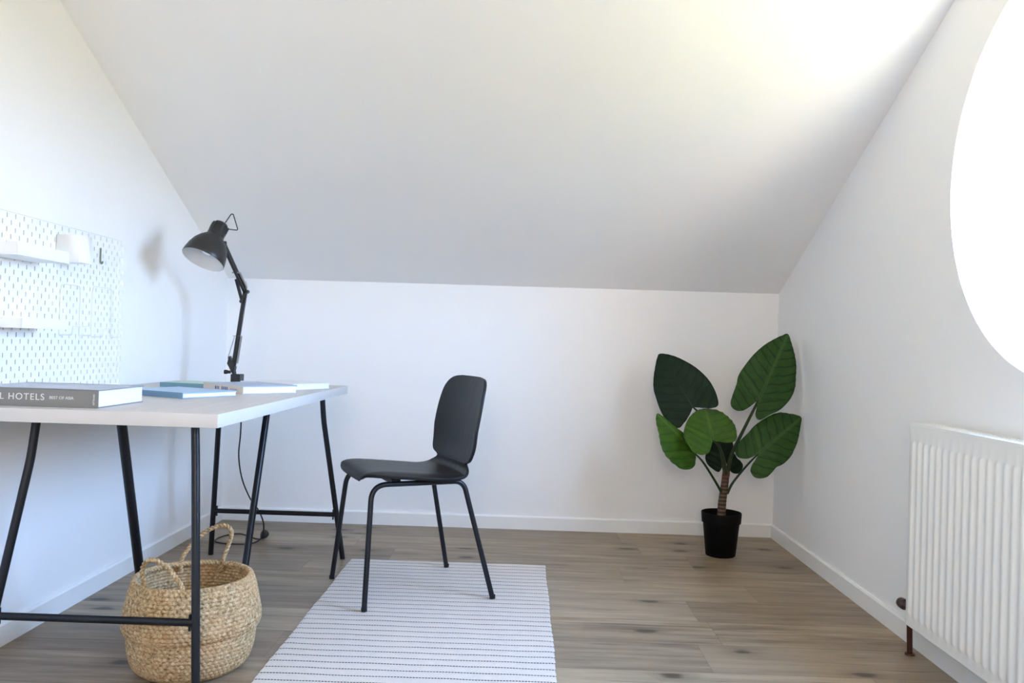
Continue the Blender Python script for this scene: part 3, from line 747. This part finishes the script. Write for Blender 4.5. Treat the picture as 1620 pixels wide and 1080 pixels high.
# ------------------------------------------------------------------ basket
BC = V((-.895, 2.287, 0)); BR = .1515
basket = thing('basket', 'woven seagrass belly basket with two rope handles under the desk', 'basket', BC)
pr = [(.004, .006), (.06, .005), (.104, .004), (.122, .006), (.1365, .015), (.1490, .034), (.1570, .060), (.1605, .088), (.1615, .108), (.1622, .116), (.1665, .119), (.1730, .126), (.1752, .138), (.1736, .152), (.1700, .170), (.1655, .192), (.1595, .220), (BR, .246)]
fine = []
path = catmull([V((r, z, 0)) for r, z in pr], 20)
acc = [0.]
for a_, b_ in zip(path, path[1:]): acc.append(acc[-1] + (b_ - a_).length)
PITCH = .0100; step = PITCH / 6; s = 0.; i = 0
while s < acc[-1]:
    while acc[i + 1] < s: i += 1
    f = (s - acc[i]) / max(1e-9, acc[i + 1] - acc[i]); p = path[i].lerp(path[i + 1], f); t = (path[i + 1] - path[i]).normalized()
    fine.append((p, V((t.y, -t.x, 0)), s)); s += step
bm = bmesh.new(); NS = 420; rings = []
for p, nrm, s in fine:
    row = int(s / PITCH); ph = s / PITCH - row; ring = []
    a0 = abs(math.sin(math.pi * ph)) ** .7
    ns = 74 if p.x > .1 else 30
    for k in range(NS):
        th = 2 * math.pi * k / NS
        w = math.sin(ns * th + (row % 2) * math.pi + (ph - .5) * 2.2)
        d = (.0022 * a0 + .0011 * a0 * w) * min(1., p.x / .05)
        d += .0016 * math.sin(3 * th + 1.) * min(1., p.y / .1)
        r = p.x + nrm.x * d; z = p.y + nrm.y * d * (1 if p.y > .02 else -.3)
        ring.append(bm.verts.new((BC.x + r * math.cos(th), BC.y + r * math.sin(th), max(.001, z))))
    rings.append(ring)
for A, B in zip(rings, rings[1:]):
    for k in range(NS): bm.faces.new((A[k], A[(k + 1) % NS], B[(k + 1) % NS], B[k]))
bm.faces.new(rings[0][::-1])
o = link_mesh('body', bm, M_basket, basket, angle=80); solidify(o, .006, 1 if True else -1)
def rope(name, pts, r, parent, closed=False, strands=2, pitch=.022):
    pts = [V(p) for p in pts]; n = len(pts); acc = [0.]
    for a_, b_ in zip(pts, pts[1:]): acc.append(acc[-1] + (b_ - a_).length)
    bm = bmesh.new(); fr = []; prev = None
    for i, p in enumerate(pts):
        t = (pts[(i + 1) % n] - pts[i - 1]) if closed else (pts[min(i + 1, n - 1)] - pts[max(i - 1, 0)])
        t.normalize()
        x = (t.cross(V((0, 0, 1)) if abs(t.z) < .9 else V((1, 0, 0))).normalized()) if prev is None else (prev - t * prev.dot(t)).normalized()
        prev = x; fr.append((p, x, t.cross(x)))
    for k in range(strands):
        sp = []
        for (p, x, y), s in zip(fr, acc):
            a_ = 2 * math.pi * (s / pitch + k / strands); sp.append(p + (x * math.cos(a_) + y * math.sin(a_)) * r * .52)
        tube(bm, sp, r * .62, 8, closed=False)
    return link_mesh(name, bm, M_rope, parent)
n = 300
rope('rim', [(BC.x + BR * math.cos(2 * math.pi * k / n), BC.y + BR * math.sin(2 * math.pi * k / n), .248) for k in range(n + 1)], .0078, basket, strands=3, pitch=.030)
def rimpt(deg, dz=0., k=1.): a_ = math.radians(deg); return V((BC.x + BR * k * math.cos(a_), BC.y + BR * k * math.sin(a_), .246 + dz))
h = [rimpt(240, -.022, .99), rimpt(240, .015, 1.02), rimpt(238, .052, 1.04), rimpt(243, .078, 1.02), rimpt(252, .082, .98), rimpt(263, .068, .95), rimpt(273, .042, .95), rimpt(281, .012, .97), rimpt(283, -.022, .99)]
rope('handle', catmull(h, 14), .0062, basket)
h = [rimpt(125, -.022, .97), rimpt(125, .012, .98), rimpt(118, .045, 1.0), rimpt(105, .082, 1.02), rimpt(92, .104, 1.05), rimpt(80, .110, 1.08), rimpt(73, .090, 1.08), rimpt(76, .045, 1.03), rimpt(80, .008, .98), rimpt(80, -.022, .97)]
rope('handle', catmull(h, 14), .0062, basket)

# ------------------------------------------------------------------ plant
PC = V((.920, 3.748, 0))
plant = thing('potted_plant', 'large green leafed plant in a black pot, in the right corner', 'plant', PC)
bm = bmesh.new(); lathe(bm, [(0, .001), (.063, .001), (.066, .004), (.0805, .145), (.0815, .149), (.0865, .150), (.0895, .192), (.0885, .195), (.0855, .195), (.079, .150), (.078, .145)], 48, PC); link_mesh('pot', bm, M_pot, plant)
bm = bmesh.new(); lathe(bm, [(0, .170), (.04, .168), (.0825, .164)], 40, PC)
for v in bm.verts: v.co.z += .004 * math.sin(v.co.x * 190) * math.cos(v.co.y * 170)
link_mesh('soil', bm, M_soil, plant)
TT = V((.936, 3.748, .385))
bm = bmesh.new(); tp = catmull([PC + V((0, 0, .16)), PC + V((.002, 0, .24)), PC + V((.010, 0, .31)), TT], 10)
tube(bm, tp, .018, 18, radii=[.0185 - .0035 * i / (len(tp) - 1) + .0012 * abs(math.sin(i * 1.3)) for i in range(len(tp))]); link_mesh('trunk', bm, M_trunk, plant)

def smooth_outline(o2, per=5):
    return [(p.x, p.y) for p in catmull([V((x, y, 0)) for x, y in o2], per, True)]
def leaf(key, mat, cup, start, via, r0=.0065, droop=.0, fold=0.):
    A, T, N, o2 = LEAVES[key]; A, T, N = V(A), V(T), V(N); X = T.cross(N).normalized(); N = X.cross(T).normalized()
    if N.dot(V(LEAVES[key][2])) < 0: N = -N
    ol = smooth_outline(o2); L = max(y for x, y in o2); bm = bmesh.new(); uvl = bm.loops.layers.uv.new('leaf')
    rs = [0, .06, .14, .24, .35, .47, .6, .73, .86, .95, 1.]; m = len(ol); co = {}
    def place(x, y):
        z = -cup * x * x / .12 - fold * abs(x) - droop * max(0, y) ** 2 / L
        z += .0022 * math.sin((y - abs(x) * .7) * 2 * math.pi / .036) * min(1, abs(x) / .04)
        z += .004 * math.sin(y * 23 + x * 31)* min(1, abs(x) / .06)
        return A + X * x + T * y + N * z
    c = bm.verts.new(place(0, 0)); co[c] = (0., 0.); prev = None; rings = []
    for r in rs[1:]:
        ring = []
        for x, y in ol:
            xx, yy = x * r, y * r; v = bm.verts.new(place(xx, yy)); co[v] = (xx, yy); ring.append(v)
        rings.append(ring)
    fs = []
    for k in range(m): fs.append(bm.faces.new((c, rings[0][k], rings[0][(k + 1) % m])))
    for P, Q in zip(rings, rings[1:]):
        for k in range(m): fs.append(bm.faces.new((P[k], Q[k], Q[(k + 1) % m], P[(k + 1) % m])))
    for f in fs:
        for l in f.loops: l[uvl].uv = co[l.vert]
    o = link_mesh('leaf', bm, mat, plant, angle=180); solidify(o, .0012, 0)
    # stalk
    end = A + T * .004 - N * .004
    pts = catmull([V(start)] + [V(v) for v in via] + [end], 12); bm = bmesh.new(); nn = len(pts) - 1
    tube(bm, pts, r0, 10, radii=[r0 * (1.15 - .5 * i / nn) for i in range(nn + 1)]); link_mesh('stalk', bm, M_stem, plant)
    # raised midrib on the back of the blade
    bm = bmesh.new(); tube(bm, [place(0, L * q / 12 * .93) - N * .0012 for q in range(13)], .002, 6, radii=[.0030 * (1 - q / 14) for q in range(13)]); link_mesh('midrib', bm, M_stem, plant)
leaf('L1', M_leaf_dark, .02, TT + V((-.006, .002, -.02)), [(.900, 3.752, .50), (.835, 3.755, .61)], .0062, .03)
leaf('L2', M_leaf_mid, .03, TT + V((.006, .002, -.03)), [(.955, 3.742, .45), (1.010, 3.735, .58)], .0085, .02)
leaf('L3', M_leaf_bright, .05, TT + V((-.002, -.008, -.02)), [(.915, 3.705, .43), (.870, 3.625, .505)], .0068, .05)
leaf('L4', M_leaf_bright, .03, (.916, 3.742, .285), [(.872, 3.715, .35), (.810, 3.66, .43)], .0055, .02)
leaf('L5', M_leaf_mid, .03, (.942, 3.742, .280), [(.965, 3.730, .335), (1.020, 3.69, .425)], .0055, .02)
leaf('L6', M_leaf_dark, .03, TT + V((0, .008, -.01)), [(.942, 3.80, .405)], .005, .02)

# ------------------------------------------------------------------ radiator under the porthole
RF = 1.180; RB = RF + .062; RYA, RYB, RZA, RZB = 1.430, 2.512, .113, .716
rad = thing('radiator', 'white ribbed panel radiator low on right wall under the round window', 'radiator', ((RF + RB) / 2, (RYA + RYB) / 2, RZA))
def panel(name, xf, nx_):
    bm = bmesh.new(); pit = .0365; ys = []; y = RYB; first = .021
    cols = [(RYB, 0.), (RYB - .004, 0)]
    yc = RYB - first
    while yc > RYA + .02:
        for dy, d in ((.0075, 0.), (.0050, .8), (.0025, 1.), (-.0025, 1.), (-.0050, .8), (-.0075, 0.)): cols.append((yc + dy, d))
        yc -= pit
    cols += [(RYA + .004, 0.), (RYA, 0.)]
    zz = [(RZA, 0), (RZA + .003, 0), (RZA + .030, 0), (RZA + .034, .25), (RZA + .040, .8), (RZA + .048, 1), (RZB - .070, 1), (RZB - .058, .8), (RZB - .052, .25), (RZB - .048, 0), (RZB - .006, 0), (RZB, 0)]
    g = [[bm.verts.new((xf - nx_ * .0042 * d * w, y, z)) for y, d in cols] for z, w in zz]
    for A, B in zip(g, g[1:]):
        for i in range(len(cols) - 1): bm.faces.new((A[i], A[i + 1], B[i + 1], B[i]))
    o = link_mesh(name, bm, M_radiator, rad, angle=70); solidify(o, .0025, 0); return o
panel('front_panel', RF, 1.); panel('rear_panel', RB, -1.)
bm = bmesh.new(); box(bm, (RF + .002, RYB - .0015, RZA + .012), (RB - .002, RYB + .0015, RZB + .003)); link_mesh('side_cover', bm, M_radiator, rad, smooth=False)
bm = bmesh.new(); box(bm, (RF + .002, RYA - .0015, RZA + .012), (RB - .002, RYA + .0015, RZB + .003)); link_mesh('side_cover', bm, M_radiator, rad, smooth=False)
bm = bmesh.new(); z = RZB
for x0, x1 in ((RF - .0015, RF + .006), (RB - .006, RB + .0015)): box(bm, (x0, RYA, z - .004), (x1, RYB, z + .004))
y = RYA + .006
while y < RYB - .01:
    box(bm, (RF + .005, y, z - .001), (RB - .005, y + .012, z + .0025)); y += .020
link_mesh('top_grille', bm, M_radiator, rad, smooth=False)
bm = bmesh.new(); lathe(bm, [(0, .112), (.008, .112), (.0095, .104), (.013, .104), (.0155, .100), (.0165, .092), (.0165, .074), (.012, .070), (.0095, .068), (.0095, .002), (0, .002)], 24, (RF + .031, RYB + .002, .148), (0, 1, 0)); link_mesh('valve', bm, M_brown_cap, rad)
bm = bmesh.new(); tube(bm, fillet([(1.216, RYB + .052, .148), (1.216, RYB + .052, .10), (1.222, RYB + .058, .0005)], .02, 6), .0085, 16); lathe(bm, [(.009, .006), (.014, .006), (.015, .0005), (0, .0005)], 20, (1.222, RYB + .058, 0)); link_mesh('pipe', bm, M_bronze, rad)
for yb in (RYA + .2, RYB - .25):
    bm = bmesh.new(); box(bm, (RB + .001, yb, .25), (XR - .0005, yb + .03, .62)); link_mesh('wall_bracket', bm, M_radiator, rad, smooth=False)
# ------------------------------------------------------------------ camera
F_PX = 1306.
p_, y_, r_, h_ = .0063, -.0132, .0300, .913
fw = V((math.sin(y_) * math.cos(p_), math.cos(y_) * math.cos(p_), math.sin(p_))); rt = V((math.cos(y_), -math.sin(y_), 0)); up = rt.cross(fw)
rt, up = rt * math.cos(r_) + up * math.sin(r_), up * math.cos(r_) - rt * math.sin(r_)
cam_d = bpy.data.cameras.new('camera'); cam = bpy.data.objects.new('camera', cam_d); C.objects.link(cam)
cam_d.sensor_fit = 'HORIZONTAL'; cam_d.sensor_width = 36.; cam_d.lens = 36. * F_PX / 1620.; cam_d.clip_start = .02
cam.matrix_world = Matrix(((rt.x, up.x, -fw.x, 0), (rt.y, up.y, -fw.y, 0), (rt.z, up.z, -fw.z, h_), (0, 0, 0, 1)))
SC.camera = cam
# ------------------------------------------------------------------ sky, sun
w = bpy.data.worlds.new('sky'); SC.world = w; w.use_nodes = True; nt = w.node_tree
bg = nt.nodes['Background']; tc = nt.nodes.new('ShaderNodeTexCoord'); sp = nt.nodes.new('ShaderNodeSeparateXYZ')
nt.links.new(tc.outputs['Generated'], sp.inputs[0])
mr = nt.nodes.new('ShaderNodeMapRange'); mr.inputs[1].default_value = -1; mr.inputs[2].default_value = 1; nt.links.new(sp.outputs['Z'], mr.inputs[0])
rp = nt.nodes.new('ShaderNodeValToRGB'); nt.links.new(mr.outputs[0], rp.inputs[0])
els = rp.color_ramp.elements
stops = [(0., (.065, .062, .016)), (.40, (.12, .112, .032)), (.494, (.18, .162, .055)), (.508, (.665, .88, 1.24)), (.60, (.455, .76, 1.28)), (1., (.29, .60, 1.28))]
while len(els) < len(stops): els.new(.5)
for e, (q, c) in zip(els, stops): e.position = q; e.color = (*c, 1)
# warm sky tint behind the camera, added to colour the rear fill light
my = nt.nodes.new('ShaderNodeMapRange'); my.inputs[1].default_value = -.80; my.inputs[2].default_value = -.93; nt.links.new(sp.outputs['Y'], my.inputs[0])
mz = nt.nodes.new('ShaderNodeMix'); mz.data_type = 'RGBA'; nt.links.new(my.outputs[0], mz.inputs[0]); nt.links.new(rp.outputs[0], mz.inputs[6]); mz.inputs[7].default_value = (.73, .615, .53, 1)
nt.links.new(mz.outputs[2], bg.inputs[0]); bg.inputs[1].default_value = 14.
sun_d = bpy.data.lights.new('sun', 'SUN'); sun = bpy.data.objects.new('sun', sun_d); C.objects.link(sun)
sun_d.energy = 54.; sun_d.angle = math.radians(.6); sun_d.color = (1., .90, .55)
sun.rotation_euler = V((-.255, .40, -.97)).to_track_quat('-Z', 'Y').to_euler(); sun.location = (4, 0, 9)
# window opening as a sampling portal for the sky
pd = bpy.data.lights.new('window_portal', 'AREA'); po = bpy.data.objects.new('window_portal', pd); C.objects.link(po)
pd.shape = 'DISK'; pd.size = WR * 2; pd.cycles.is_portal = True
po.location = (XR + WT + .004, WC[0], WC[1]); po.rotation_euler = V((-1, 0, 0)).to_track_quat('-Z', 'Y').to_euler()
pd2 = bpy.data.lights.new('fill_window_portal', 'AREA'); po2 = bpy.data.objects.new('fill_window_portal', pd2); C.objects.link(po2)
pd2.shape = 'RECTANGLE'; pd2.size = W2[1] - W2[0]; pd2.size_y = W2[3] - W2[2]; pd2.cycles.is_portal = True
po2.location = ((W2[0] + W2[1]) / 2, YF - .125, (W2[2] + W2[3]) / 2); po2.rotation_euler = V((0, 1, 0)).to_track_quat('-Z', 'Z').to_euler()
# ------------------------------------------------------------------ view
vs = SC.view_settings; vs.view_transform = 'Standard'; vs.look = 'None'; vs.gamma = 1.; vs.use_curve_mapping = False; vs.exposure = 1.44
SC.cycles.max_bounces = 12; SC.cycles.diffuse_bounces = 8; SC.cycles.transparent_max_bounces = 8; SC.cycles.sample_clamp_indirect = 12.
SC.cycles.caustics_reflective = False; SC.cycles.caustics_refractive = False
